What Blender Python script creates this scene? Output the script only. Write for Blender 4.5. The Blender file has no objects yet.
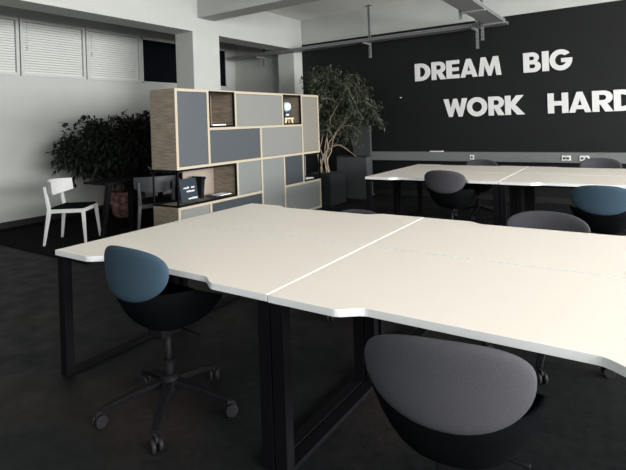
import bpy, bmesh, math, random
from mathutils import Vector, Matrix
random.seed(7)
S = bpy.context.scene
COL = S.collection
PI = math.pi

# ------------------------------------------------------------------ camera
F_PX, PX, PY, CAM_H = 492.0, 313.0, 122.6, 1.44
yaw, roll = math.radians(33.5), math.radians(1.955)
fwd = Vector((-math.sin(yaw), math.cos(yaw), 0)); r0 = Vector((math.cos(yaw), math.sin(yaw), 0)); u0 = Vector((0, 0, 1))
ci = r0 * math.cos(roll) - u0 * math.sin(roll); cj = r0 * math.sin(roll) + u0 * math.cos(roll)
cam = bpy.data.cameras.new('camera'); cam.sensor_width = 36; cam.sensor_fit = 'HORIZONTAL'
cam.lens = F_PX / 626 * 36; cam.shift_x = (313 - PX) / 626; cam.shift_y = (PY - 235) / 626; cam.clip_start = .02
co = bpy.data.objects.new('camera', cam); COL.objects.link(co)
m = Matrix((ci, cj, -fwd)).transposed().to_4x4(); m.translation = Vector((0, 0, CAM_H)); co.matrix_world = m
S.camera = co

# ------------------------------------------------------------------ light
S.view_settings.view_transform = 'Standard'; S.view_settings.look = 'None'
S.view_settings.gamma = 1; S.view_settings.use_curve_mapping = False
S.view_settings.exposure = 0.58
w = bpy.data.worlds.new('world'); S.world = w; w.use_nodes = True
bg = w.node_tree.nodes['Background']; bg.inputs[0].default_value = (.86, .94, 1, 1); bg.inputs[1].default_value = .6


def area(name, loc, rot, sx, sy, power, col):
    l = bpy.data.lights.new(name, 'AREA'); l.shape = 'RECTANGLE'; l.size = sx; l.size_y = sy; l.energy = power; l.color = col
    o = bpy.data.objects.new(name, l); COL.objects.link(o); o.location = loc; o.rotation_euler = rot
    return o


# daylight through the window band of the right-hand wall and the one behind the camera
area('daylight_right', (6.9, 2.75, 2.05), (0, math.radians(90), 0), 2.2, 11.2, 1800, (1, .985, .972))
area('daylight_front', (-1.0, -3.1, 2.35), (math.radians(90), 0, 0), 5.5, 1.3, 26, (.93, .97, 1))


# ------------------------------------------------------------------ materials
def mat(name, col, rough=.6, metal=0., var=0., scale=8., spec=.4, bump=0., stretch=(1, 1, 1), col2=None, detail=4., ramp=(.3, .7), coat=0.):
    M = bpy.data.materials.new(name); M.use_nodes = True
    nt = M.node_tree; b = nt.nodes['Principled BSDF']
    b.inputs['Roughness'].default_value = rough; b.inputs['Metallic'].default_value = metal
    b.inputs['Specular IOR Level'].default_value = spec; b.inputs['Coat Weight'].default_value = coat
    b.inputs['Base Color'].default_value = (*col, 1)
    if var or col2 or bump:
        tc = nt.nodes.new('ShaderNodeTexCoord'); mp = nt.nodes.new('ShaderNodeMapping'); mp.inputs['Scale'].default_value = stretch
        nz = nt.nodes.new('ShaderNodeTexNoise'); nz.inputs['Scale'].default_value = scale; nz.inputs['Detail'].default_value = detail
        nt.links.new(tc.outputs['Object'], mp.inputs[0]); nt.links.new(mp.outputs[0], nz.inputs['Vector'])
        rp = nt.nodes.new('ShaderNodeValToRGB'); rp.color_ramp.elements[0].position = ramp[0]; rp.color_ramp.elements[1].position = ramp[1]
        c2 = col2 if col2 else tuple(min(1, c * (1 + var)) for c in col)
        c1 = col if col2 else tuple(c * (1 - var) for c in col)
        rp.color_ramp.elements[0].color = (*c1, 1); rp.color_ramp.elements[1].color = (*c2, 1)
        nt.links.new(nz.outputs['Fac'], rp.inputs[0]); nt.links.new(rp.outputs[0], b.inputs['Base Color'])
        if bump:
            bp = nt.nodes.new('ShaderNodeBump'); bp.inputs['Strength'].default_value = bump; bp.inputs['Distance'].default_value = .002
            nt.links.new(nz.outputs['Fac'], bp.inputs['Height']); nt.links.new(bp.outputs[0], b.inputs['Normal'])
    return M


M = {}
M['plaster'] = mat('plaster', (.385, .398, .38), .9, var=.03, scale=3, spec=.15, bump=.05)
M['ceil'] = mat('ceil', (.74, .745, .71), .9, var=.03, scale=3, spec=.15)
M['darkpaint'] = mat('darkpaint', (.0052, .0057, .0064), .55, var=.08, scale=4, spec=.22)
M['letter'] = mat('letter', (.54, .55, .545), .6, var=.02, spec=.3)
M['laminate'] = mat('laminate', (.655, .61, .555), .42, var=.012, scale=90, spec=.4)
M['edging'] = mat('edging', (.62, .635, .64), .45, var=.01, spec=.4)
M['black_metal'] = mat('black_metal', (.003, .003, .004), .65, var=.1, scale=30, spec=.08)
M['black_plastic'] = mat('black_plastic', (.005, .005, .0065), .6, var=.1, scale=30, spec=.1)
M['caster_grey'] = mat('caster_grey', (.011, .011, .013), .55, var=.1, scale=30, spec=.15)
M['fab_blue'] = mat('fab_blue', (.026, .047, .068), .95, var=.14, scale=260, spec=.15, bump=.25)
M['fab_grey'] = mat('fab_grey', (.042, .0425, .049), .95, var=.14, scale=260, spec=.15, bump=.25)
M['fab_dark'] = mat('fab_dark', (.0022, .0027, .0034), .95, var=.14, scale=260, spec=.03, bump=.2)
M['oak'] = mat('oak', (.15, .12, .092), .65, col2=(.29, .245, .19), scale=5, stretch=(1, 1, 9), detail=5, ramp=(.3, .72), spec=.25, bump=.15)
M['ply_edge'] = mat('ply_edge', (.37, .325, .25), .6, var=.05, scale=20, stretch=(1, 1, 4), spec=.3)
M['beige'] = mat('beige', (.27, .23, .19), .7, var=.05, scale=10)
M['door_bluegrey'] = mat('door_bluegrey', (.064, .074, .083), .6, var=.03, scale=200, spec=.25)
M['door_slate'] = mat('door_slate', (.056, .065, .073), .6, var=.03, scale=200, spec=.25)
M['door_grey'] = mat('door_grey', (.172, .174, .166), .6, var=.03, scale=200, spec=.25)
M['door_taupe'] = mat('door_taupe', (.175, .164, .143), .6, var=.03, scale=200, spec=.25)
M['door_mid'] = mat('door_mid', (.150, .161, .158), .6, var=.03, scale=200, spec=.25)
M['door_navy'] = mat('door_navy', (.036, .044, .051), .6, var=.03, scale=200, spec=.25)
M['white_paint'] = mat('white_paint', (.48, .49, .485), .5, var=.02, spec=.35)
M['chair_grey'] = mat('chair_grey', (.045, .048, .052), .4, var=.02)
M['blind'] = mat('blind', (.56, .58, .55), .7, var=.02)
M['win_frame'] = mat('win_frame', (.42, .435, .415), .6, var=.02)
M['black_glass'] = mat('black_glass', (.002, .003, .005), .6, var=.05, spec=.05)
M['rug'] = mat('rug', (.005, .005, .0055), 1., var=.4, scale=180, spec=.05, bump=.4)
M['skirting'] = mat('skirting', (.005, .005, .0055), .6, var=.05)
M['trunking'] = mat('trunking', (.115, .122, .122), .5, var=.02)
M['socket'] = mat('socket', (.58, .58, .57), .4, var=.01)
M['socket_dark'] = mat('socket_dark', (.05, .05, .05), .5, var=.01)
M['galv'] = mat('galv', (.21, .22, .22), .45, metal=.35, var=.12, scale=25)
M['leaf_dark'] = mat('leaf_dark', (.003, .0045, .003), .6, col2=(.009, .013, .008), scale=12, spec=.15)
M['leaf_olive'] = mat('leaf_olive', (.014, .018, .011), .5, col2=(.050, .060, .038), scale=14, spec=.3)
M['bark'] = mat('bark', (.16, .125, .085), .8, col2=(.33, .27, .20), scale=30)
M['bark_dark'] = mat('bark_dark', (.03, .024, .018), .8, var=.3, scale=30)
M['terracotta'] = mat('terracotta', (.12, .058, .05), .85, col2=(.36, .20, .175), scale=14, ramp=(.4, .65))
M['planter'] = mat('planter', (.036, .040, .043), .6, var=.08, scale=12)
M['planter_dark'] = mat('planter_dark', (.008, .0095, .011), .6, var=.08, scale=12)
M['soil'] = mat('soil', (.008, .007, .006), .95, var=.4, scale=40)
M['card'] = mat('card', (.006, .015, .026), .5, var=.1, scale=20)
M['paper'] = mat('paper', (.78, .78, .76), .7, var=.02)
M['navy'] = mat('navy', (.02, .04, .08), .5, var=.05)
M['sky_blue'] = mat('sky_blue', (.50, .66, .78), .4, var=.05)
M['birch'] = mat('birch', (.72, .58, .38), .6, var=.08, scale=20)
M['purple'] = mat('purple', (.05, .045, .08), .5, var=.1)


def floor_mat():
    Mt = bpy.data.materials.new('floor'); Mt.use_nodes = True; nt = Mt.node_tree; b = nt.nodes['Principled BSDF']
    b.inputs['Specular IOR Level'].default_value = .12
    tc = nt.nodes.new('ShaderNodeTexCoord')

    def noise(sc, det=6):
        n = nt.nodes.new('ShaderNodeTexNoise'); n.inputs['Scale'].default_value = sc; n.inputs['Detail'].default_value = det
        nt.links.new(tc.outputs['Object'], n.inputs['Vector']); return n

    def ramp(src, p0, p1, c0, c1):
        r = nt.nodes.new('ShaderNodeValToRGB'); r.color_ramp.elements[0].position = p0; r.color_ramp.elements[1].position = p1
        r.color_ramp.elements[0].color = (*c0, 1); r.color_ramp.elements[1].color = (*c1, 1); nt.links.new(src, r.inputs[0]); return r
    a = ramp(noise(1.1).outputs['Fac'], .50, .70, (0, 0, 0), (1, 1, 1))
    base = ramp(noise(22, 8).outputs['Fac'], .3, .75, (.0050, .0060, .0066), (.0108, .0124, .0132))
    brown = ramp(noise(30, 8).outputs['Fac'], .3, .75, (.015, .0112, .0104), (.030, .023, .021))
    mx = nt.nodes.new('ShaderNodeMix'); mx.data_type = 'RGBA'
    nt.links.new(a.outputs[0], mx.inputs[0]); nt.links.new(base.outputs[0], mx.inputs[6]); nt.links.new(brown.outputs[0], mx.inputs[7])
    nt.links.new(mx.outputs[2], b.inputs['Base Color'])
    rr = ramp(noise(6).outputs['Fac'], .3, .7, (.48,) * 3, (.7,) * 3); nt.links.new(rr.outputs[0], b.inputs['Roughness'])
    bp = nt.nodes.new('ShaderNodeBump'); bp.inputs['Strength'].default_value = .25; bp.inputs['Distance'].default_value = .003
    nt.links.new(noise(60).outputs['Fac'], bp.inputs['Height']); nt.links.new(bp.outputs[0], b.inputs['Normal'])
    return Mt


M['floor'] = floor_mat()


def pot_mat():
    return M['terracotta']


# ------------------------------------------------------------------ helpers
class MB:
    """collects shapes, then links them as one mesh object"""
    def __init__(s): s.bm = bmesh.new()

    def box(s, x0, x1, y0, y1, z0, z1, mi=0, rot=None, piv=None):
        v = [s.bm.verts.new(p) for p in ((x0, y0, z0), (x1, y0, z0), (x1, y1, z0), (x0, y1, z0), (x0, y0, z1), (x1, y0, z1), (x1, y1, z1), (x0, y1, z1))]
        for f in ((0, 3, 2, 1), (4, 5, 6, 7), (0, 1, 5, 4), (1, 2, 6, 5), (2, 3, 7, 6), (3, 0, 4, 7)):
            s.bm.faces.new([v[i] for i in f]).material_index = mi
        if rot is not None:
            bmesh.ops.rotate(s.bm, verts=v, cent=piv or Vector((0, 0, 0)), matrix=rot)
        return v

    def tube(s, pts, rads, n=10, cap=True, mi=0, flat=1.0):
        pts = [Vector(p) for p in pts]
        if not hasattr(rads, '__len__'): rads = [rads] * len(pts)
        rings = []; ref = None
        for i, p in enumerate(pts):
            t = (pts[min(i + 1, len(pts) - 1)] - pts[max(i - 1, 0)]).normalized()
            if ref is None:
                ref = Vector((0, 0, 1)) if abs(t.z) < .9 else Vector((1, 0, 0))
            a = t.cross(ref).normalized(); b = a.cross(t).normalized(); ref = b
            rings.append([s.bm.verts.new(p + (a * math.cos(2 * PI * k / n) + b * math.sin(2 * PI * k / n) * flat) * rads[i]) for k in range(n)])
        for i in range(len(rings) - 1):
            for k in range(n):
                f = s.bm.faces.new((rings[i][k], rings[i][(k + 1) % n], rings[i + 1][(k + 1) % n], rings[i + 1][k])); f.smooth = True; f.material_index = mi
        if cap:
            for r in (rings[0][::-1], rings[-1]):
                try: s.bm.faces.new(r).material_index = mi
                except ValueError: pass
        return s

    def cyl(s, p0, p1, r, n=16, mi=0): return s.tube([p0, p1], [r, r], n, True, mi)

    def bar(s, p0, p1, wx, wy, up=(0, 0, 1), mi=0, w1=None):
        """rectangular bar from p0 to p1"""
        p0, p1 = Vector(p0), Vector(p1); t = (p1 - p0).normalized(); u = Vector(up)
        a = t.cross(u).normalized(); b = a.cross(t).normalized()
        w1 = w1 or (wx, wy); vs = []
        for p, (q, r) in ((p0, (wx, wy)), (p1, w1)):
            vs += [s.bm.verts.new(p + a * q / 2 * i + b * r / 2 * j) for i, j in ((-1, -1), (1, -1), (1, 1), (-1, 1))]
        for f in ((0, 1, 2, 3), (7, 6, 5, 4), (0, 4, 5, 1), (1, 5, 6, 2), (2, 6, 7, 3), (3, 7, 4, 0)):
            s.bm.faces.new([vs[i] for i in f]).material_index = mi
        return s

    def lathe(s, prof, n=28, c=(0, 0, 0), mi=0):
        rings = [[s.bm.verts.new((c[0] + r * math.cos(2 * PI * k / n), c[1] + r * math.sin(2 * PI * k / n), c[2] + z)) for k in range(n)] for r, z in prof]
        for i in range(len(rings) - 1):
            for k in range(n):
                f = s.bm.faces.new((rings[i][k], rings[i][(k + 1) % n], rings[i + 1][(k + 1) % n], rings[i + 1][k])); f.smooth = True; f.material_index = mi
        s.bm.faces.new(rings[0][::-1]); s.bm.faces.new(rings[-1])
        return s

    def prism(s, pts, z0, z1, mi_side=0, mi_top=0):
        lo = [s.bm.verts.new((x, y, z0)) for x, y in pts]; hi = [s.bm.verts.new((x, y, z1)) for x, y in pts]
        n = len(pts)
        for i in range(n):
            s.bm.faces.new((lo[i], lo[(i + 1) % n], hi[(i + 1) % n], hi[i])).material_index = mi_side
        s.bm.faces.new(hi).material_index = mi_top; s.bm.faces.new(lo[::-1]).material_index = mi_side
        return s

    def floor(s):
        for v in s.bm.verts: v.co.z = max(v.co.z, .001)

    def build(s, name, mats, parent=None, bevel=0., smooth=False):
        bmesh.ops.recalc_face_normals(s.bm, faces=s.bm.faces)
        me = bpy.data.meshes.new(name); s.bm.to_mesh(me); s.bm.free()
        for q in (mats if isinstance(mats, (list, tuple)) else [mats]): me.materials.append(q)
        if smooth:
            for p in me.polygons: p.use_smooth = True
        o = bpy.data.objects.new(name, me); COL.objects.link(o)
        if parent: o.parent = parent
        if bevel:
            b = o.modifiers.new('bevel', 'BEVEL'); b.width = bevel; b.segments = 2; b.limit_method = 'ANGLE'; b.angle_limit = math.radians(50)
        return o


def box(name, m, x0, x1, y0, y1, z0, z1, parent=None, bevel=0.):
    q = MB(); q.box(x0, x1, y0, y1, z0, z1); return q.build(name, m, parent, bevel)


def tag(o, label, cat, group=None):
    o['label'] = label; o['category'] = cat
    if group: o['group'] = group
    return o


def thing(name, label, cat, loc=(0, 0, 0), rz=0., group=None):
    o = bpy.data.objects.new(name, None); COL.objects.link(o); o.location = loc; o.rotation_euler = (0, 0, rz); o.empty_display_size = .1
    return tag(o, label, cat, group)


def struct(o): o['kind'] = 'structure'; return o


def dup(root, loc, rz, label, group=None):
    r = root.copy(); COL.objects.link(r); r.location = loc; r.rotation_euler = (0, 0, rz); r['label'] = label
    if group: r['group'] = group
    for ch in list(root.children):
        c = ch.copy(); COL.objects.link(c); c.parent = r
        for g in list(ch.children):
            d = g.copy(); COL.objects.link(d); d.parent = c
    return r


# ------------------------------------------------------------------ room shell
XL, XR, YB, YF, ZC = -8.0, 7.0, 8.8, -3.2, 3.66
XB, BD = -6.05, .42            # face of the beam/column line and its depth
struct(box('floor', M['floor'], XL - .2, XR + .2, YF - .2, YB + .2, -.1, 0))
struct(box('ceiling', M['ceil'], XL - .2, XR + .2, YF - .2, YB + .2, ZC, ZC + .15))
WZ0, WZ1 = 2.325, 3.225
q = MB()
q.box(XL - .25, XL, YF, YB, 0, WZ0); q.box(XL - .25, XL, YF, YB, WZ1, ZC); q.box(XL - .25, XL - .09, YF, YB, WZ0, WZ1)
q.box(XL - .09, XL, 8.5, YB, WZ0, WZ1); q.box(XL - .09, XL, YF, .55, WZ0, WZ1)
struct(q.build('wall_left', M['plaster']))
q = MB(); q.box(XL - .25, XR + .2, YB, YB + .2, 0, ZC); struct(q.build('wall_back', M['plaster']))
struct(box('trim_1', M['darkpaint'], XB + .004, XR, YB - .004, YB + .002, 0, 3.13))       # dark painted field of the back wall
# walls out of the frame: window bands let the daylight in
q = MB(); q.box(XR, XR + .2, YF, YB, 0, .9); q.box(XR, XR + .2, YF, YB, 3.2, ZC); q.box(XR, XR + .2, YF, -2.9, .9, 3.2); q.box(XR, XR + .2, 8.4, YB, .9, 3.2)
for y in (1.2, 3.6, 6.0): q.box(XR, XR + .2, y - .06, y + .06, .9, 3.2)
struct(q.build('wall_right', M['plaster']))
q = MB(); q.box(XL, XR, YF - .2, YF, 0, 1.5); q.box(XL, XR, YF - .2, YF, 3.2, ZC); q.box(XL, -4, YF - .2, YF, 1.5, 3.2); q.box(2, XR + .2, YF - .2, YF, 1.5, 3.2)
struct(q.build('wall_front', M['plaster']))
# concrete frame: long beam, two columns, cross beam
struct(box('ceiling_beam', M['plaster'], XB - BD, XB, YF, YB, 3.005, ZC, bevel=.006))
struct(box('ceiling_beam', M['plaster'], XB, XR, 5.78, 6.16, 3.24, ZC, bevel=.006))
struct(box('column', M['plaster'], XB - BD, XB + .001, 5.66, 6.27, 0, 3.01, bevel=.006))
struct(box('column', M['plaster'], XB - BD, XB + .001, 8.49, YB, 0, 3.01, bevel=.006))
struct(box('baseboard_left', M['skirting'], XL, XL + .02, YF, YB, 0, .10))
struct(box('baseboard_back', M['skirting'], XB, XR, YB - .024, YB - .004, 0, .09))

# clerestory windows with closed blinds, the last one black
for n, (y0, y1) in enumerate(((.6, 1.68), (1.70, 2.77), (2.79, 3.88), (3.90, 4.98), (5.00, 6.13)), 1):
    fr = MB(); t = .045
    fr.box(XL - .088, XL + .012, y0, y1, WZ0 + .001, WZ0 + t); fr.box(XL - .088, XL + .012, y0, y1, WZ1 - t, WZ1 - .001)
    fr.box(XL - .088, XL + .012, y0, y0 + t, WZ0 + t, WZ1 - t); fr.box(XL - .088, XL + .012, y1 - t, y1, WZ0 + t, WZ1 - t)
    f = struct(fr.build('window_%d' % n, M['win_frame']))
    bl = MB(); k = 20; h = (WZ1 - WZ0 - 2 * t) / k
    for i in range(k):
        z = WZ0 + t + h * (i + .5)
        bl.bar((XL - .03, y0 + t + .004, z), (XL - .03, y1 - t - .004, z), .004, h * .86, up=(.5, 0, 1))
    bl.build('blind', M['blind'], f)
    cd = MB(); cd.tube([(XL - .015, y0 + t + .07, WZ1 - t), (XL - .012, y0 + t + .07, WZ0 + .45)], .002, 6); cd.lathe([(.004, 0), (.012, .01), (.012, .04), (.004, .05)], 10, (XL - .012, y0 + t + .07, WZ0 + .42))
    cd.build('blind_cord', M['win_frame'], f)
f = MB(); t = .04
f.box(XL - .088, XL + .012, 6.14, 8.5, WZ0 + .001, WZ0 + .03); f.box(XL - .088, XL + .012, 6.14, 8.5, WZ1 - .05, WZ1 - .001); f.box(XL - .088, XL + .012, 6.14, 6.175, WZ0, WZ1); f.box(XL - .088, XL + .012, 8.47, 8.5, WZ0, WZ1)
f = struct(f.build('window_6', M['win_frame']))
box('pane', M['black_glass'], XL - .03, XL - .01, 6.175, 8.47, WZ0 + .03, WZ1 - .05, f)

rug = tag(box('rug', M['rug'], XL + .03, -4.985, 3.03, 7.0, 0, .008), 'black carpet area under the lounge table and white chair', 'rug')
RZ = .008

# ------------------------------------------------------------------ wall lettering
LH = .325


def arc(cx, cy, rx, ry, a0, a1, n=14):
    return [(cx + rx * math.cos(math.radians(a0 + (a1 - a0) * i / n)), cy + ry * math.sin(math.radians(a0 + (a1 - a0) * i / n))) for i in range(n + 1)]


def glyph(c, T=.26):
    """outlines in a unit-high box; first the outer, then holes; returns (width, [loops])"""
    if c == 'D':
        W = .80; return W, [[(0, 0)] + arc(W - .5, .5, .5, .5, -90, 90) + [(0, 1)], [(T, .22)] + arc(W - .5, .5, .24, .28, -90, 90) + [(T, .78)]]
    if c == 'R':
        W = .76; return W, [[(0, 0), (T, 0), (T, .34), (.30, .34), (.47, 0), (W + .02, 0), (.55, .40)] + arc(W - .33, .68, .33, .32, -62, 90) + [(0, 1)], [(T, .55)] + arc(W - .35, .675, .11, .125, -90, 90) + [(T, .80)]]
    if c == 'E':
        W = .62; return W, [[(0, 0), (W, 0), (W, .21), (T, .21), (T, .40), (W - .03, .40), (W - .03, .60), (T, .60), (T, .79), (W, .79), (W, 1), (0, 1)]]
    if c == 'A':
        W = .98; return W, [[(0, 0), (.27, 0), (.33, .16), (.65, .16), (.71, 0), (W, 0), (.62, 1), (.36, 1)], [(.405, .35), (.575, .35), (.49, .66)]]
    if c == 'M':
        W = 1.16; return W, [[(0, 0), (.25, 0), (.32, .55), (.50, 0), (.66, 0), (.84, .55), (.91, 0), (W, 0), (1.02, 1), (.77, 1), (.58, .45), (.39, 1), (.14, 1)]]
    if c == 'B':
        W = .74; return W, [[(0, 0)] + arc(W - .30, .29, .30, .29, -90, 45) + [(.58, .53)] + arc(W - .34, .74, .27, .26, -30, 90) + [(0, 1)],
                            [(T, .20)] + arc(.42, .30, .09, .10, -90, 90) + [(T, .40)], [(T, .61)] + arc(.39, .705, .08, .095, -90, 90) + [(T, .80)]]
    if c == 'I':
        return .27, [[(0, 0), (.27, 0), (.27, 1), (0, 1)]]
    if c == 'G':
        o = arc(.53, .5, .53, .52, 38, 360, 28); i = arc(.53, .5, .27, .29, 0, -0.01, 1)
        inner = arc(.53, .5, .27, .28, 325, 48, 22)
        return 1.06, [[*o[:-1], (1.07, .58), (.55, .58), (.55, .38), (.76, .38)] + inner]
    if c == 'W':
        W = 1.30; return W, [[(.28, 0), (.48, 0), (.65, .55), (.82, 0), (1.02, 0), (W, 1), (1.02, 1), (.91, .46), (.75, 1), (.55, 1), (.39, .46), (.28, 1), (0, 1)]]
    if c == 'O':
        return 1.08, [arc(.54, .5, .54, .52, 0, 360, 36)[:-1], arc(.54, .5, .27, .27, 0, 360, 30)[:-1]]
    if c == 'K':
        W = .86; return W, [[(0, 0), (T, 0), (T, .36), (.54, 0), (W + .03, 0), (.46, .52), (W - .02, 1), (.51, 1), (T, .66), (T, 1), (0, 1)]]
    if c == 'H':
        W = .84; return W, [[(0, 0), (T, 0), (T, .38), (W - T, .38), (W - T, 0), (W, 0), (W, 1), (W - T, 1), (W - T, .60), (T, .60), (T, 1), (0, 1)]]


def letter(c, x0, x1, z, label):
    W, loops = glyph(c); sx = (x1 - x0) / W
    cu = bpy.data.curves.new('letter', 'CURVE'); cu.dimensions = '2D'; cu.fill_mode = 'BOTH'; cu.extrude = .008
    for lp in loops:
        sp = cu.splines.new('POLY'); sp.points.add(len(lp) - 1); sp.use_cyclic_u = True
        for p, (x, y) in zip(sp.points, lp): p.co = (x * sx, y * LH, 0, 1)
    t = bpy.data.objects.new('tmp', cu); COL.objects.link(t); bpy.context.view_layer.update()
    me = bpy.data.meshes.new_from_object(t.evaluated_get(bpy.context.evaluated_depsgraph_get()))
    bpy.data.objects.remove(t); bpy.data.curves.remove(cu)
    me.name = 'letter'; me.materials.clear(); me.materials.append(M['letter'])
    o = bpy.data.objects.new('wall_letter', me); COL.objects.link(o)
    o.location = (x0, YB - .0125, z); o.rotation_euler = (PI / 2, 0, 0)
    return tag(o, label, 'letter', 'white letters mounted on the dark wall')


def wx(px, py):
    d = fwd * F_PX + ci * (px - PX) + cj * (PY - py); t = YB / d.y
    return d.x * t


Z1, Z2 = 2.148, 1.457
for c, a, b, py, lb in (
        ('D', 415.2, 430.6, 73, 'large white letter D starting the word DREAM on dark wall'),
        ('R', 431.8, 445.8, 72, 'large white letter R of the word DREAM on dark wall'),
        ('E', 446.6, 459.6, 70, 'large white letter E of the word DREAM on dark wall'),
        ('A', 460.3, 477.6, 68, 'large white letter A of the word DREAM on dark wall'),
        ('M', 478.4, 501.3, 66, 'large white letter M ending the word DREAM on dark wall'),
        ('B', 523.4, 540.8, 63, 'large white letter B starting the word BIG on dark wall'),
        ('I', 542.2, 549.0, 62, 'large white letter I of the word BIG on dark wall'),
        ('G', 549.6, 572.4, 61, 'large white letter G ending the word BIG on dark wall')):
    letter(c, wx(a, py), wx(b, py), Z1, lb)
for c, a, b, py, lb in (
        ('W', 444, 467.6, 108, 'large white letter W starting the word WORK on dark wall'),
        ('O', 467.2, 487.4, 107, 'large white letter O of the word WORK on dark wall'),
        ('R', 488.6, 504.2, 106, 'large white letter R of the word WORK on dark wall'),
        ('K', 505.2, 524.4, 105, 'large white letter K ending the word WORK on dark wall'),
        ('H', 547.8, 568.4, 103, 'large white letter H starting the word HARD on dark wall'),
        ('A', 568.8, 591.2, 102, 'large white letter A of the word HARD on dark wall'),
        ('R', 592.2, 613.0, 101, 'large white letter R of the word HARD on dark wall'),
        ('D', 613.8, 636.5, 101, 'large white letter D ending HARD cut by picture edge')):
    letter(c, wx(a, py), wx(b, py), Z2, lb)

# ------------------------------------------------------------------ cable trunking on the back wall
YW = YB - .004
tr = thing('cable_trunking', 'long grey cable trunking with sockets along the dark wall', 'cable duct', (-2, YW, .66))
q = MB(); q.box(-2.5, 6, -.11, 0, .006, .170); q.box(-2.5, 6, -.114, -.108, .02, .06); q.build('duct', M['trunking'], tr, bevel=.004)
for x in (-.445, 1.00, 1.055, 1.25, 1.31):
    s = MB(); s.box(x - .036, x + .036, -.122, -.111, .042, .122); so = s.build('socket', M['socket'], tr, bevel=.004)
    h = MB(); h.cyl((x, -.124, .08), (x, -.121, .08), .021, 16); h.build('socket_hole', M['socket_dark'], so)
tag(box('power_adapter', M['socket'], -3.22, -2.98, YW - .08, YW - .02, .831, .846), 'small flat white strip lying on top of the wall trunking', 'adapter')
hk = MB(); hk.cyl((-3.78, YW, 1.86), (-3.78, YW - .03, 1.86), .012, 10); hk.lathe([(.004, 0), (.018, .006), (.018, .012), (.004, .016)], 12, (-3.78, YW - .034, 1.852))
tag(hk.build('wall_hook', M['socket']), 'tiny white hook on dark wall right of the tall plant', 'hook')

# ------------------------------------------------------------------ cable tray under the ceiling
tray = thing('cable_tray', 'galvanised cable tray turning a corner below ceiling before dark wall', 'cable tray', (0, 8.39, 2.93))
q = MB(); W2 = .11


def channel(q, x0, x1, y0, y1, along):
    q.box(x0, x1, y0, y1, 0, .004)
    if along == 'x':
        q.box(x0, x1, y0, y0 + .005, 0, .06); q.box(x0, x1, y1 - .005, y1, 0, .06)
        x = x0 + .05
        while x < x1 - .05:
            q.box(x, x + .02, y0 - .002, y0, .018, .044, 1); x += .05
    else:
        q.box(x0, x0 + .005, y0, y1, 0, .06); q.box(x1 - .005, x1, y0, y1, 0, .06)
        y = y0 + .05
        while y < y1 - .05:
            q.box(x0 - .002, x0, y, y + .02, .018, .044, 1); q.box(x1, x1 + .002, y, y + .02, .018, .044, 1); y += .05


channel(q, -7.6, -1.73, -W2, W2, 'x')
q.build('tray_run', [M['galv'], M['socket_dark']], tray)
q = MB(); channel(q, -2.03, -1.73, -5.0, -W2, 'y'); q.build('tray_run', [M['galv'], M['socket_dark']], tray)


def hanger(x, y, z0, z1, arm=None):
    h = MB(); h.box(x - .022, x + .022, y - .012, y - .008, z0, z1); h.box(x - .022, x - .018, y - .012, y + .02, z0, z1); h.box(x + .018, x + .022, y - .012, y + .02, z0, z1)
    z = z0 + .04
    while z < z1 - .03:
        h.box(x - .008, x + .008, y - .0135, y - .0119, z, z + .028, 1); z += .055
    if z1 > .7: h.box(x - .06, x + .06, y - .05, y + .05, z1 - .006, z1)
    if arm: h.box(x - .02, x + .02, min(y, arm), max(y, arm), -.035, -.006)
    h.build('hanger', [M['galv'], M['socket_dark']], tray)


ZT = ZC - 2.93
hanger(-4.28, .15, -.28, ZT, -.11)
hanger(-2.25, .15, -.33, ZT, -.11)
hanger(-2.06, -.25, -.26, ZT)
hanger(-2.06, -1.4, -.10, ZT)
hanger(-6.9, .15, -.2, ZT, -.11)
for y in (-1.44, -.28): box('cross_arm', M['galv'], -2.04, -1.72, y, y + .06, -.03, -.004, tray)
c = MB()
c.tube([(-2.6 + 1.75 * i / 12, 6.9 + .6 * i / 12, ZC - .002 - .16 * math.sin(PI * i / 12)) for i in range(13)], .006, 6)
tag(c.build('ceiling_cable', M['black_plastic']), 'thin dark cable sagging below ceiling right of the tray corner', 'cable')
c = MB()
c.tube([(-3.6 + 1.45 * i / 12, 7.55 + .3 * i / 12, ZC - .002 - .20 * math.sin(PI * i / 12)) for i in range(13)], .006, 6)
tag(c.build('ceiling_cable', M['black_plastic']), 'thin dark cable sagging below ceiling left of the tray corner', 'cable')

# ------------------------------------------------------------------ shelving unit
SX, SD = -4.53, .445
cols = [0, .53, 1.04, 1.555, 2.09, 2.60, 3.10]; rows = [0, .475, .948, 1.405, 1.90]
sh = thing('shelf_unit', 'tall shelf divider of grey and blue doors with pale plywood edges', 'shelf', (SX, 3.92, 0))
T = .034
doors = [((0, 0), (2, 3), 'door_bluegrey', 'tall blue-grey end door'), ((1, 2), (2, 2), 'door_slate', 'wide slate blue door'), ((2, 3), (3, 3), 'door_grey', 'wide light grey top door'),
         ((3, 4), (2, 2), 'door_grey', 'wide light grey middle door'), ((5, 5), (2, 3), 'door_taupe', 'tall taupe door'), ((2, 2), (1, 1), 'door_mid', 'square grey door'),
         ((3, 3), (0, 1), 'door_mid', 'tall grey lower door'), ((4, 4), (1, 1), 'door_navy', 'square dark slate door'), ((0, 0), (0, 0), 'door_grey', 'light grey bottom corner door'),
         ((1, 2), (0, 0), 'door_navy', 'wide dark slate bottom door'), ((4, 5), (0, 0), 'door_mid', 'wide grey bottom door')]
niches = [((1, 1), (3, 3)), ((4, 4), (3, 3)), ((0, 1), (1, 1)), ((5, 5), (1, 1))]
car = MB(); edge = MB(); liner = MB(); 


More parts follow.
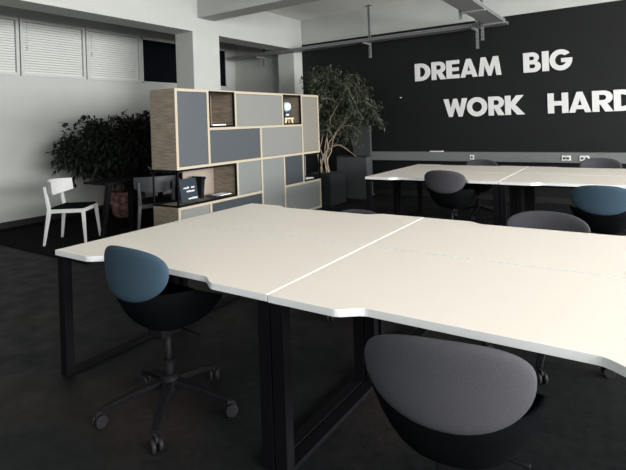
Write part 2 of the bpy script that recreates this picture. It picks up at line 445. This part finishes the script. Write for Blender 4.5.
HS, VS, ND = set(), set(), set()
for (c0, c1), (q0, q1) in [(d[0], d[1]) for d in doors] + niches:
    corner = (c0, c1, q0) == (0, 1, 1); openend = (c0, c1, q0) == (5, 5, 1)
    for c in range(c0, c1 + 1):
        for r in (q0, q1 + 1): HS.add((c, r)); ND |= {(c, r), (c + 1, r)}
    for r in range(q0, q1 + 1):
        if not corner: VS.add((c0, r)); ND |= {(c0, r), (c0, r + 1)}
        if not openend: VS.add((c1 + 1, r)); ND |= {(c1 + 1, r), (c1 + 1, r + 1)}


def span(i, L):
    p = L[i]; return (p, p + T) if i == 0 else (p - T, p) if i == len(L) - 1 else (p - T / 2, p + T / 2)


def seg(y0, y1, z0, z1):
    car.box(-SD, -.004, y0, y1, z0, z1); edge.box(-.004, .004, y0, y1, z0, z1)


for c, r in ND: seg(*span(c, cols), *span(r, rows))
for c, r in HS:
    seg(span(c, cols)[1], span(c + 1, cols)[0], *span(r, rows))
for c, r in VS:
    seg(*span(c, cols), span(r, rows)[1], span(r + 1, rows)[0])
for (c0, c1), (q0, q1) in niches:
    y0, y1, z0, z1 = cols[c0] + T / 2, cols[c1 + 1] - T / 2, rows[q0] + T / 2, rows[q1 + 1] - T / 2
    e = .022; liner = MB()
    if c0 == 0: y0 = 0
    if c1 == 5: y1 = 3.10
    for yy0, yy1, zz0, zz1 in ((y0, y1, z0 - .002, z0 + e), (y0, y1, z1 - e, z1 + .002), (y0, y0 + e, z0, z1), (y1 - e, y1, z0, z1)):
        liner.box(-.016, .006, yy0, yy1, zz0, zz1)
    if c0 == 0:   # black metal corner frame at the open end
        for x in (-SD, -.016): liner.box(x, x + .016, 0, .016, z0, z1)
        liner.box(-SD, 0, 0, .016, z0 - .002, z0 + e); liner.box(-SD, 0, 0, .016, z1 - e, z1 + .002)
        liner.box(-SD, -SD + .016, 0, cols[1], z0 - .002, z0 + e); liner.box(-SD, -SD + .016, 0, cols[1], z1 - e, z1 + .002)
    if c0 == 5:
        liner.box(-SD, -SD + .016, 3.084, 3.10, z0, z1); liner.box(-SD, .0, 3.084, 3.10, z0 - .002, z0 + e); liner.box(-SD, .0, 3.084, 3.10, z1 - e, z1 + .002)
    if c0 == 0: y0 = cols[1] - .06
    if c0 != 5: box('back_panel', M['beige'], -SD, -SD + .012, y0, y1, z0, z1, sh)['label'] = 'beige back panel of an open niche'
    liner.build('niche_frame', M['black_metal'], sh)['label'] = 'black metal frame around an open niche'
car.build('carcass', M['oak'], sh); edge.build('edge_trim', M['ply_edge'], sh)['label'] = 'pale plywood front edges'
for (c0, c1), (q0, q1), mm, lb in doors:
    y0, y1, z0, z1 = cols[c0] + T / 2, cols[c1 + 1] - T / 2, rows[q0] + T / 2, rows[q1 + 1] - T / 2
    if c0 == 0: y0 = T
    if c1 == 5: y1 = 3.10 - T
    if q0 == 0: z0 = T
    if q1 == 3: z1 = 1.90 - T
    d = MB(); d.box(-.022, -.004, y0 + .003, y1 - .003, z0 + .003, z1 - .003)
    d.build('door', M[mm], sh, bevel=.002)['label'] = lb

# things in the niches
NZ = rows[1] + T / 2 + .022
bx = thing('sign_card', 'dark blue card with white writing standing in the open corner niche', 'sign', (SX - .12, 4.11, NZ), 0)
q = MB(); q.box(-.03, 0, -.02, .25, 0, .29, rot=Matrix.Rotation(math.radians(-9), 3, 'Y')); q.build('board', M['card'], bx, bevel=.002)
q = MB(); R9 = Matrix.Rotation(math.radians(-9), 3, 'Y')
random.seed(3)
for z, ys in ((.165, ((.03, .115), (.155, .205))), (.12, ((.075, .19),)), (.03, ((.09, .235),))):
    for a0, b0 in ys:
        y = a0
        while y < b0:
            hh = random.uniform(.012, .024); q.box(.0005, .0025, y, y + .007, z, z + hh, rot=R9)
            if random.random() < .6: q.box(.0005, .0025, y, y + .014, z + hh * .4, z + hh * .4 + .005, rot=R9)
            y += .0125
q.build('writing', M['paper'], bx)['label'] = 'white hand lettering'
fd = thing('file_holder', 'black slanted file holder behind the dark blue card in niche', 'file holder', (SX - .22, 4.43, NZ))
q = MB(); R2 = Matrix.Rotation(math.radians(-7), 3, 'X'); q.box(-.12, .06, 0, .055, 0.007, .27, rot=R2); q.box(-.13, .07, -.004, .06, .25, .285, rot=R2); q.build('body', M['black_plastic'], fd, bevel=.003)
q = MB(); q.box(.06, .064, .012, .044, .09, .16, rot=R2); q.build('label_window', M['caster_grey'], fd)
tag(box('magazine', M['purple'], SX - .27, SX - .06, 4.62, 4.90, NZ, NZ + .014, bevel=.002), 'dark magazine lying on niche shelf under a white booklet', 'magazine')
tag(box('booklet', M['paper'], SX - .20, SX - .03, 4.66, 4.86, NZ + .0145, NZ + .024), 'white booklet lying on dark magazine in the open niche', 'booklet')
TZ = rows[3] + T / 2 + .0225
q = MB(); q.box(SX - .18, SX - .03, 4.488, 4.506, TZ, TZ + .36); tag(q.build('folder', M['paper'], bevel=.002), 'thin white folder standing upright at left of top niche', 'folder')
tag(box('notepad', M['paper'], SX - .19, SX - .03, 4.56, 4.80, TZ, TZ + .016, bevel=.002), 'flat white notepad lying in the top left niche', 'notepad')
st = thing('wooden_stand', 'tiny pale wooden stool-shaped stand in the right top niche', 'stand', (SX - .10, 6.26, TZ))
q = MB(); q.box(-.05, .05, -.115, .115, .062, .085); q.build('top', M['birch'], st, bevel=.004)
for sx in (-.03, .03):
    for sy in (-.085, .085):
        q = MB(); q.bar((sx, sy * 1.12, 0), (sx, sy * .9, .064), .022, .028, up=(0, 1, 0)); q.build('leg', M['birch'], st)
orn = thing('desk_ornament', 'small white and navy figure ornament on tiny wooden stand', 'ornament', (SX - .10, 6.23, TZ + .0855))
q = MB(); q.lathe([(.035, 0), (.05, .01), (.06, .06), (.045, .095), (.02, .105)], 20); q.build('body', M['navy'], orn)
q = MB(); q.lathe([(.03, .10), (.075, .125), (.085, .17), (.078, .215), (.04, .245)], 24); q.build('head', M['sky_blue'], orn)
q = MB(); q.lathe([(.02, .03), (.032, .04), (.032, .055), (.01, .065)], 12, (.035, -.02, 0)); q.build('badge', M['paper'], orn)
for sy in (-.085, .085):
    q = MB(); q.lathe([(.012, .145), (.026, .155), (.026, .205), (.01, .215)], 14, (0, sy, 0)); q.build('ear', M['paper'], orn)
tag(box('envelope', M['paper'], SX - .2, SX - .03, 6.62, 6.86, NZ, NZ + .012, bevel=.002), 'white envelope lying in the open niche at far shelf end', 'envelope')

# ------------------------------------------------------------------ desks
DW, DD, DT = 1.596, .878, .030
FR = .062  # depth of the recess in the working edge


def desk_outline():
    pts = []
    def sm(t): return t * t * (3 - 2 * t)
    a, b = .37, .49
    pts.append((-DW / 2, -DD / 2))
    N = 10
    for i in range(N + 1): pts.append((-b + (b - a) * i / N, -DD / 2 + FR * sm(i / N)))
    for i in range(N + 1): pts.append((a + (b - a) * i / N, -DD / 2 + FR * (1 - sm(i / N))))
    pts += [(DW / 2, -DD / 2), (DW / 2, DD / 2), (-DW / 2, DD / 2)]
    return pts


def make_desk():
    d = thing('desk', '', 'desk')
    q = MB(); q.prism(desk_outline(), .74 - DT, .74, 1, 0); q.build('tabletop', [M['laminate'], M['edging']], d, bevel=.0012)
    for sx in (-1, 1):
        x = sx * (DW / 2 - .032); t = .031; y0, y1 = -DD / 2 + .012, DD / 2 - .012
        q = MB(); q.box(x - t, x + t, y0, y0 + .05, 0, .711); q.box(x - t, x + t, y1 - .05, y1, 0, .711)
        q.box(x - t, x + t, y0 + .05, y1 - .05, 0, .022); q.box(x - t, x + t, y0 + .05, y1 - .05, .675, .711)
        q.build('leg_frame', M['black_metal'], d, bevel=.002)
    q = MB()
    for y in (-.18, .25): q.box(-DW / 2 + .065, DW / 2 - .065, y - .02, y + .02, .67, .71)
    q.build('rail', M['black_metal'], d)
    q = MB(); q.box(-.45, .45, .30, .41, .60, .612); q.box(-.45, .45, .405, .41, .60, .66); q.box(-.42, -.40, .32, .34, .60, .71); q.box(.40, .42, .32, .34, .60, .71); q.build('wire_tray', M['black_metal'], d)
    return d


d0 = make_desk()
XD1, XD2 = -2.091, -.4895
YN1, YN2 = 1.565 + DD / 2, 1.565 + DD * 1.5 + .012
YF1, YF2 = 5.47 + DD / 2, 5.47 + DD * 1.5 + .012
G = 'white office desks'
XE = .02
spots = [(XD1, YN1, 0, .002, 'white desk in the near island with the blue chair tucked in, left front corner'),
         (XD2, YN1, 0, 0, 'white desk nearest the camera with grey chair before it'),
         (XD1, YN2, PI, .002, 'white desk of near island by the shelf, behind the blue chair desk'),
         (XD2, YN2, PI, 0, 'white desk of near island with domed grey chair beyond its far edge'),
         (XD1 + XE, YF1, 0, .002, 'white desk of far island with the dark grey chair at its front'),
         (XD2 + XE, YF1, 0, 0, 'white desk of far island with the blue chair at its front'),
         (XD1 + XE, YF2, PI, .002, 'white desk of far island at left against the trunking wall side'),
         (XD2 + XE, YF2, PI, 0, 'white desk of far island below the double sockets, right side')]
for i, (x, y, a, z, lb) in enumerate(spots):
    if i == 0:
        d0.location = (x, y, z); d0.rotation_euler = (0, 0, a); d0['label'] = lb; d0['group'] = G
    else:
        dup(d0, (x, y, z), a, lb, G)
# ------------------------------------------------------------------ office chairs


def back_surface(r, th, inner):
    c, s = math.cos(th), math.sin(th)
    hw, up, dn = .252, .103, .155
    n = 2.35 if s >= 0 else 2.1
    k = (abs(c) ** n + abs(s) ** n) ** (-1 / n)
    X = hw * k * c * r; Zv = (up if s >= 0 else dn) * k * s * r
    Rr = .50
    ang = X / Rr
    t = .021 * math.sqrt(max(0, 1 - r ** 6))
    rad = Rr + (-t if inner else t)
    x = math.sin(ang) * rad; y = -.235 + Rr - math.cos(ang) * rad
    y -= .02 * Zv
    return Vector((x, y, .725 + Zv))


def backrest(mat_, parent):
    q = MB(); bm = q.bm; NR, NT = 9, 48
    top = []
    for inner in (False, True):
        c = bm.verts.new(back_surface(0, 0, inner)); prev = None
        rings = []
        for i in range(1, NR + 1):
            r = math.sin(i / NR * PI / 2)
            if i == NR and inner: ring = top
            else: ring = [bm.verts.new(back_surface(r, 2 * PI * k / NT, inner)) for k in range(NT)]
            rings.append(ring)
        if not inner: top = rings[-1]
        for k in range(NT): bm.faces.new((c, rings[0][k], rings[0][(k + 1) % NT]))
        for a, b in zip(rings, rings[1:]):
            for k in range(NT): bm.faces.new((a[k], b[k], b[(k + 1) % NT], a[(k + 1) % NT]))
    return q.build('backrest', mat_, parent, smooth=True)


def seat_shell(parent):
    def rim(th):
        s = math.sin(th)          # -1 rear, +1 front
        return .615 if s < -.3 else .615 - .15 * ((s + .3) / 1.3) ** 1.2

    def P(r, th, inner):
        c, s = math.cos(th), math.sin(th); n = 2.5
        k = (abs(c) ** n + abs(s) ** n) ** (-1 / n)
        z = .375 + (rim(th) - .375) * r ** 3.4
        sh = 1.0
        if inner: z += .045 * (1 - r ** 3) ; sh = 1 - .07 * r * min(1, (1 - r) * 8 + .55 * 0 + 0) - .035 * r
        if inner and r > .999: sh = 1 - .06
        return Vector((.268 * k * c * r * sh, .01 + .25 * k * s * r * sh, z))
    q = MB(); bm = q.bm; NR, NT = 10, 48; ends = []
    for inner in (False, True):
        c = bm.verts.new(P(0, 0, inner)); rings = [[bm.verts.new(P(i / NR, 2 * PI * k / NT, inner)) for k in range(NT)] for i in range(1, NR + 1)]
        ends.append(rings[-1])
        for k in range(NT): bm.faces.new((c, rings[0][k], rings[0][(k + 1) % NT]))
        for a, b in zip(rings, rings[1:]):
            for k in range(NT): bm.faces.new((a[k], b[k], b[(k + 1) % NT], a[(k + 1) % NT]))
    for k in range(NT): bm.faces.new((ends[0][k], ends[0][(k + 1) % NT], ends[1][(k + 1) % NT], ends[1][k]))
    return q.build('seat', M['fab_dark'], parent, smooth=True)


def make_chair(fab):
    t = thing('office_chair', '', 'chair')
    backrest(fab, t)
    seat_shell(t)
    q = MB(); q.box(-.055, .055, -.08, .08, .34, .382); q.tube([(.05, .03, .365), (.18, .03, .36), (.215, .03, .355)], [.005, .005, .009], 8); q.build('tilt_mechanism', M['black_plastic'], t, bevel=.008)
    q = MB(); q.cyl((0, 0, .13), (0, 0, .26), .026, 18); q.build('gas_lift', M['black_plastic'], t)
    q = MB(); q.cyl((0, 0, .15), (0, 0, .345), .014, 16); q.build('piston', M['caster_grey'], t)
    q = MB(); q.lathe([(.030, .095), (.046, .10), (.048, .165), (.034, .185)], 24)
    for k in range(5):
        a = 2 * PI * k / 5 + .36; d = Vector((math.cos(a), math.sin(a), 0))
        q.bar(d * .03 + Vector((0, 0, .145)), d * .18 + Vector((0, 0, .118)), .052, .034, w1=(.042, .028))
        q.bar(d * .18 + Vector((0, 0, .118)), d * .325 + Vector((0, 0, .078)), .042, .028, w1=(.032, .02))
    b = q.build('star_base', M['black_plastic'], t, bevel=.004)
    for k in range(5):
        a = 2 * PI * k / 5 + .36; p = Vector((math.cos(a), math.sin(a), 0)) * .32
        ax = Vector((-math.sin(a + .6), math.cos(a + .6), 0)); bk = Vector((ax.y, -ax.x, 0)) * .014
        w_ = MB()
        for s in (-1, 1):
            w_.tube([p + bk + ax * s * .007 + Vector((0, 0, .031)), p + bk + ax * s * .010 + Vector((0, 0, .031)), p + bk + ax * s * .024 + Vector((0, 0, .031)), p + bk + ax * s * .026 + Vector((0, 0, .031))], [.027, .031, .031, .026], 18)
        w_.cyl(p + Vector((0, 0, .05)), p + Vector((0, 0, .078)), .009, 10)
        w_.tube([p + bk + ax * .006 + Vector((0, 0, .055)), p + bk - ax * .006 + Vector((0, 0, .055))], [.02, .02], 12)
        w_.build('caster', M['caster_grey'], b)
    return t


blue = make_chair(M['fab_blue']); grey = make_chair(M['fab_grey'])
GB, GG = 'blue office chairs', 'grey office chairs'


def raised(o, dz):
    for c in o.children:
        if c.name.split('.')[0] in ('backrest', 'seat', 'tilt_mechanism', 'piston'): c.location.z = dz
    return o


def first(o, loc, rz, lb, g): o.location = loc; o.rotation_euler = (0, 0, rz); o['label'] = lb; o['group'] = g


first(blue, (-2.04, 1.67, 0), math.radians(-1), 'blue backed swivel chair at near desk corner with full star base showing', GB)
raised(dup(blue, (-.29, 5.10, 0), math.radians(0), 'blue backed swivel chair at the far island, at right picture edge', GB), -.01)
raised(blue, .055)
first(grey, (-.515, 1.55, 0), math.radians(10), 'grey backed swivel chair closest to the camera', GG)
raised(dup(grey, (-.50, 3.18, 0), math.radians(180), 'grey chair between the two desk islands, large dome above near desk edge', GG), .0)
raised(dup(grey, (-1.93, 3.34, 0), math.radians(180), 'grey chair mostly hidden, only its top above near island edge by shelf', GG), -.115)
raised(dup(grey, (-1.80, 5.52, 0), math.radians(-5), 'dark grey swivel chair at front of far island left desk', GG), .04)
raised(dup(grey, (-1.97, 7.24, 0), math.radians(176), 'grey chair behind far island under the single socket', GG), -.02)
raised(dup(grey, (-.43, 7.24, 0), math.radians(182), 'grey chair behind far island beside the double sockets', GG), .02)

# ------------------------------------------------------------------ lounge table and white chairs
tb = thing('lounge_table', 'dark table with black legs between white chair and shelf', 'table', (-6.03, 4.46, RZ))
q = MB(); q.box(-.26, .26, -.64, .64, .705, .735); q.build('tabletop', M['black_metal'], tb, bevel=.003)
for sx, sy, dx in ((1, -1, .05), (1, 1, .05), (-1, 1, -.05)):
    q = MB(); q.bar((sx * .20 + (.01 if sx > 0 else .06) , sy * (.69 if sy < 0 else .58), 0), (sx * .20, sy * .56, .706), .045, .045, up=(0, 1, 0), w1=(.06, .06)); q.floor(); q.build('leg', M['black_metal'], tb)
q = MB(); q.box(.01, .12, -.15, -.07, .02, .705); q.box(-.15, .22, -.25, .03, .001, .02); q.build('pedestal', M['black_metal'], tb, bevel=.003)


def wooden_chair(label, loc, rz, m_):
    t = thing('side_chair', label, 'chair', loc, rz)
    # faces +y; tapered legs splayed outward, frame, dark pad, curved backrest
    for sx in (-1, 1):
        q = MB(); q.bar((sx * .235, .235, 0), (sx * .20, .20, .445), .026, .026, up=(0, 1, 0), w1=(.042, .042)); q.floor(); q.build('leg', m_, t, bevel=.004)
        q = MB(); q.bar((sx * .245, -.275, 0), (sx * .205, -.215, .44), .026, .026, up=(0, 1, 0), w1=(.044, .044)); q.bar((sx * .205, -.215, .435), (sx * .215, -.262, .74), .044, .04, up=(0, 1, 0), w1=(.032, .028)); q.floor(); q.build('leg', m_, t, bevel=.004)
    q = MB(); q.box(-.20, .20, .178, .215, .40, .448); q.box(-.20, .20, -.232, -.20, .40, .448); q.box(-.222, -.185, -.22, .20, .40, .448); q.box(.185, .222, -.22, .20, .40, .448); q.build('seat_frame', m_, t, bevel=.004)
    q = MB(); q.box(-.205, .205, -.20, .205, .446, .472); q.build('seat_pad', M['fab_dark'], t, bevel=.01)
    q = MB(); N = 16; ins = []
    def pt(u, z, o):
        x = u * .275; yy = -.295 + .16 * u * u
        return Vector((x, yy + o - .10 * (z - .70), z))
    rows_ = []
    for i in range(N + 1):
        u = -1 + 2 * i / N; zl, zh = .60 + .05 * abs(u) ** 2, .81 - .012 * u * u
        rows_.append([q.bm.verts.new(pt(u, z, o)) for z, o in ((zl, -.012), (zh, -.010), (zh, .010), (zl, .012))])
    for a, b in zip(rows_, rows_[1:]):
        for k in range(4): q.bm.faces.new((a[k], b[k], b[(k + 1) % 4], a[(k + 1) % 4]))
    q.bm.faces.new(rows_[0]); q.bm.faces.new(rows_[-1][::-1])
    q.build('backrest', m_, t, bevel=.003)
    return t


wooden_chair('white wooden side chair with dark seat pad near the white wall', (-6.17, 3.61, RZ), math.radians(-54), M['white_paint'])
wooden_chair('dark grey side chair, half hidden between lounge table and shelf end', (-5.43, 4.32, RZ), math.radians(55), M['chair_grey'])

# ------------------------------------------------------------------ plants


def leaf(bm, p, d, ln, wd, roll_):
    d = d.normalized(); s = d.cross(Vector((0, 0, 1)))
    if s.length < .05: s = Vector((1, 0, 0))
    s.normalize(); n = s.cross(d); s = s * math.cos(roll_) + n * math.sin(roll_); n = s.cross(d)
    mid = p + d * ln * .45; tip = p + d * ln - Vector((0, 0, ln * .25))
    v = [bm.verts.new(p), bm.verts.new(mid + s * wd / 2 + n * wd * .15), bm.verts.new(tip), bm.verts.new(mid - s * wd / 2 + n * wd * .15), bm.verts.new(mid)]
    bm.faces.new((v[0], v[1], v[4])); bm.faces.new((v[1], v[2], v[4])); bm.faces.new((v[2], v[3], v[4])); bm.faces.new((v[3], v[0], v[4]))


def rdir(up=0.):
    while True:
        v = Vector((random.uniform(-1, 1), random.uniform(-1, 1), random.uniform(-1, 1)))
        if .1 < v.length < 1: return (v.normalized() + Vector((0, 0, up))).normalized()


def path(p0, p1, bow, n=8, wob=.02):
    p0, p1 = Vector(p0), Vector(p1); o = []
    for i in range(n + 1):
        t = i / n; o.append(p0.lerp(p1, t) + Vector(bow) * math.sin(PI * t) + Vector((random.uniform(-wob, wob), random.uniform(-wob, wob), 0)) * math.sin(PI * t))
    return o


# bushy dark ficus by the left wall
random.seed(14)
pl = thing('potted_ficus', 'bushy dark green ficus in patterned reddish pot by white wall', 'plant', (-7.05, 5.05, RZ))
q = MB(); q.lathe([(.19, 0), (.235, .06), (.265, .26), (.27, .36), (.285, .37), (.285, .42), (.25, .42), (.24, .37)], 32); q.build('pot', M['terracotta'], pl)
q = MB(); q.lathe([(.235, .36), (.243, .372), (.1, .385), (.02, .39)], 24); q.build('soil', M['soil'], pl)
st_ = MB(); fo = MB()
blobs = [((.05, -.62, 1.08), .34), ((.02, -.30, 1.0), .34), ((-.02, -.55, 1.30), .40), ((.15, -.1, 1.45), .44), ((-.15, .30, 1.42), .42), ((.25, .35, 1.35), .42), ((-.1, -.85, 1.28), .26), ((.35, -.35, 1.15), .38), ((.1, .65, 1.5), .3), ((.1, -.2, .98), .45), ((.35, .25, .95), .42), ((.05, .4, 1.66), .22), ((.0, -.45, 1.60), .20), ((.32, -.05, 1.2), .4)]
for i in range(4):
    a = i * 1.6; st_.tube(path((.06 * math.cos(a), .06 * math.sin(a), .37), (.05 * math.cos(a), .06 * math.sin(a), .95), (.03, .02, 0)), [.03, .029, .028, .027, .026, .025, .024, .022, .02], 8)
for c, r in blobs:
    st_.tube(path((0, 0, .85), c, (0, 0, .08)), [.018, .016, .014, .012, .011, .01, .009, .008, .005], 6)
for c, r in blobs:
    for i in range(int(1700 * r)):
        d = rdir(); p = Vector(c) + d * r * random.uniform(.25, 1.0) ** .6
        p.x = max(p.x, -.85)
        if p.y > .42: p.x = min(p.x, .42)
        p.y = min(p.y, .9)
        leaf(fo.bm, p, rdir(-.5), random.uniform(.07, .12), random.uniform(.028, .045), random.uniform(-1, 1))
for k in range(46):   # drooping sprays on the rim
    c, r = random.choice(blobs); d = rdir(-.05); p0 = Vector(c) + d * r * .8; p1 = Vector(c) + d * (r + random.uniform(.08, .24)); p1.x = max(p1.x, -.85); p0.x = max(p0.x, -.85)
    pp = path(p0, p1, (0, 0, .05), 7); st_.tube(pp, .004, 4, False)
    for p in pp[1:]:
        for j in range(3): leaf(fo.bm, p, (d + rdir(-.6)).normalized(), random.uniform(.07, .11), .036, random.uniform(-1, 1))
for me_ in (st_, fo):
    for v in me_.bm.verts:
        v.co.z -= .16 if v.co.z > 1.0 else .05 if v.co.z > .6 else 0
        v.co.y -= .06 if v.co.z > .6 else 0
        if v.co.y > .45: v.co.x = min(v.co.x, .48)
        v.co.x = max(v.co.x, -.92)
st_.build('stem', M['bark_dark'], pl); fo.build('foliage', M['leaf_dark'], pl)

# tall airy tree beyond the shelf
random.seed(23)
pt_ = thing('potted_tree', 'tall airy plant with pale bare stems behind shelf end', 'plant', (-4.60, 7.42, 0))
q = MB(); q.box(-.33, .18, -.26, .26, 0, .53); q.build('pot', M['planter_dark'], pt_, bevel=.006)
q = MB(); q.box(-.30, .15, -.23, .23, .531, .545); q.build('soil', M['soil'], pt_)
st_ = MB(); fo = MB(); tips = []
for i in range(8):
    a = i * 2.4; b0 = Vector((-.14 + .10 * math.cos(a), .05 + .10 * math.sin(a), .53)); top_ = Vector((-.22 + .085 * i, .28 + .22 * math.sin(a), 2.15 - .07 * i + random.uniform(-.15, .1)))
    pp = path(b0, top_, (-.20 + .02 * i, -.05, .05), 10, .03); st_.tube(pp, [.013 - .001 * j for j in range(11)], 7)
    for j in range(4):
        s_ = pp[random.randint(5, 10)]; d = rdir(.25); d.z = abs(d.z) * .7; e = s_ + d * random.uniform(.2, .45); p2 = path(s_, e, (0, 0, .1), 7, .02); st_.tube(p2, [.005, .0045, .004, .004, .0035, .003, .003, .002], 5); tips.append((p2, d))
for k in range(5):    # low bare twigs to the right
    b0 = Vector((-.08, 0, .80 + .06 * k)); e = Vector((.22 + .07 * k, .1, 1.02 - .05 * k)); p2 = path(b0, e, (0, 0, .10), 8, .02); st_.tube(p2, .0035, 5)
for k in range(16):   # long drooping sprays
    a = random.uniform(-.4, 1.2); s_ = Vector((random.uniform(-.35, .45), random.uniform(.1, .6), random.uniform(1.6, 2.15))); e = s_ + Vector((.5 * math.cos(a), .3 * math.sin(a), random.uniform(-.6, .0)))
    p2 = path(s_, e, (0, 0, .2), 9, .02); st_.tube(p2, [.0045 - .0004 * i for i in range(10)], 5); tips.append((p2, e - s_))
for p2, d in tips:
    for p in p2[1:]:
        for j in range(10):
            leaf(fo.bm, p + rdir() * random.uniform(0, .09), (d.normalized() * .6 + rdir(-.35)).normalized(), random.uniform(.05, .10), random.uniform(.018, .032), random.uniform(-1.2, 1.2))
for c, r, n in (((-.42, .3, 2.22), .30, 420), ((-.15, .3, 2.32), .24, 260), ((.55, .5, 1.6), .3, 260), ((-.45, .4, 1.9), .28, 240), ((.08, .35, 2.05), .32, 420), ((.36, .4, 1.8), .34, 420), ((.0, .5, 1.75), .36, 420), ((.30, .5, 1.5), .32, 330), ((-.1, .5, 1.35), .34, 330), ((.15, .5, 1.15), .28, 220)):
    for i in range(n):
        p = Vector(c) + rdir() * r * random.uniform(.1, 1) ** .6; leaf(fo.bm, p, rdir(-.5), random.uniform(.05, .09), random.uniform(.018, .03), random.uniform(-1, 1))
for me_ in (st_, fo):
    for v in me_.bm.verts:
        v.co.y = max(min(v.co.y, 1.2), -.34)
        if me_ is fo and v.co.z < .95: v.co.z = .95 + (v.co.z - .95) * .15
st_.build('stem', M['bark'], pt_); fo.build('foliage', M['leaf_olive'], pt_)

pb = thing('planter_box', 'dark grey waist-high planter cabinet right of the tall plant', 'planter', (-4.36, 8.12, 0))
q = MB(); q.box(-.31, .31, -.32, -.16, .04, .79); q.build('body', M['planter'], pb, bevel=.006)
q = MB(); q.box(-.29, .29, -.30, -.18, 0, .04); q.build('plinth', M['skirting'], pb)
q = MB(); q.box(-.315, .315, -.325, -.155, .79, .81); q.build('top', M['planter_dark'], pb, bevel=.004)
q = MB(); q.box(-4.72, -4.33, 8.52, 8.58, 0, 1.35); q.box(-4.74, -4.31, 8.48, 8.62, 0, .02)
tag(q.build('room_divider', M['planter'], bevel=.006), 'tall dark grey panel standing against wall behind the planter cabinet', 'panel')
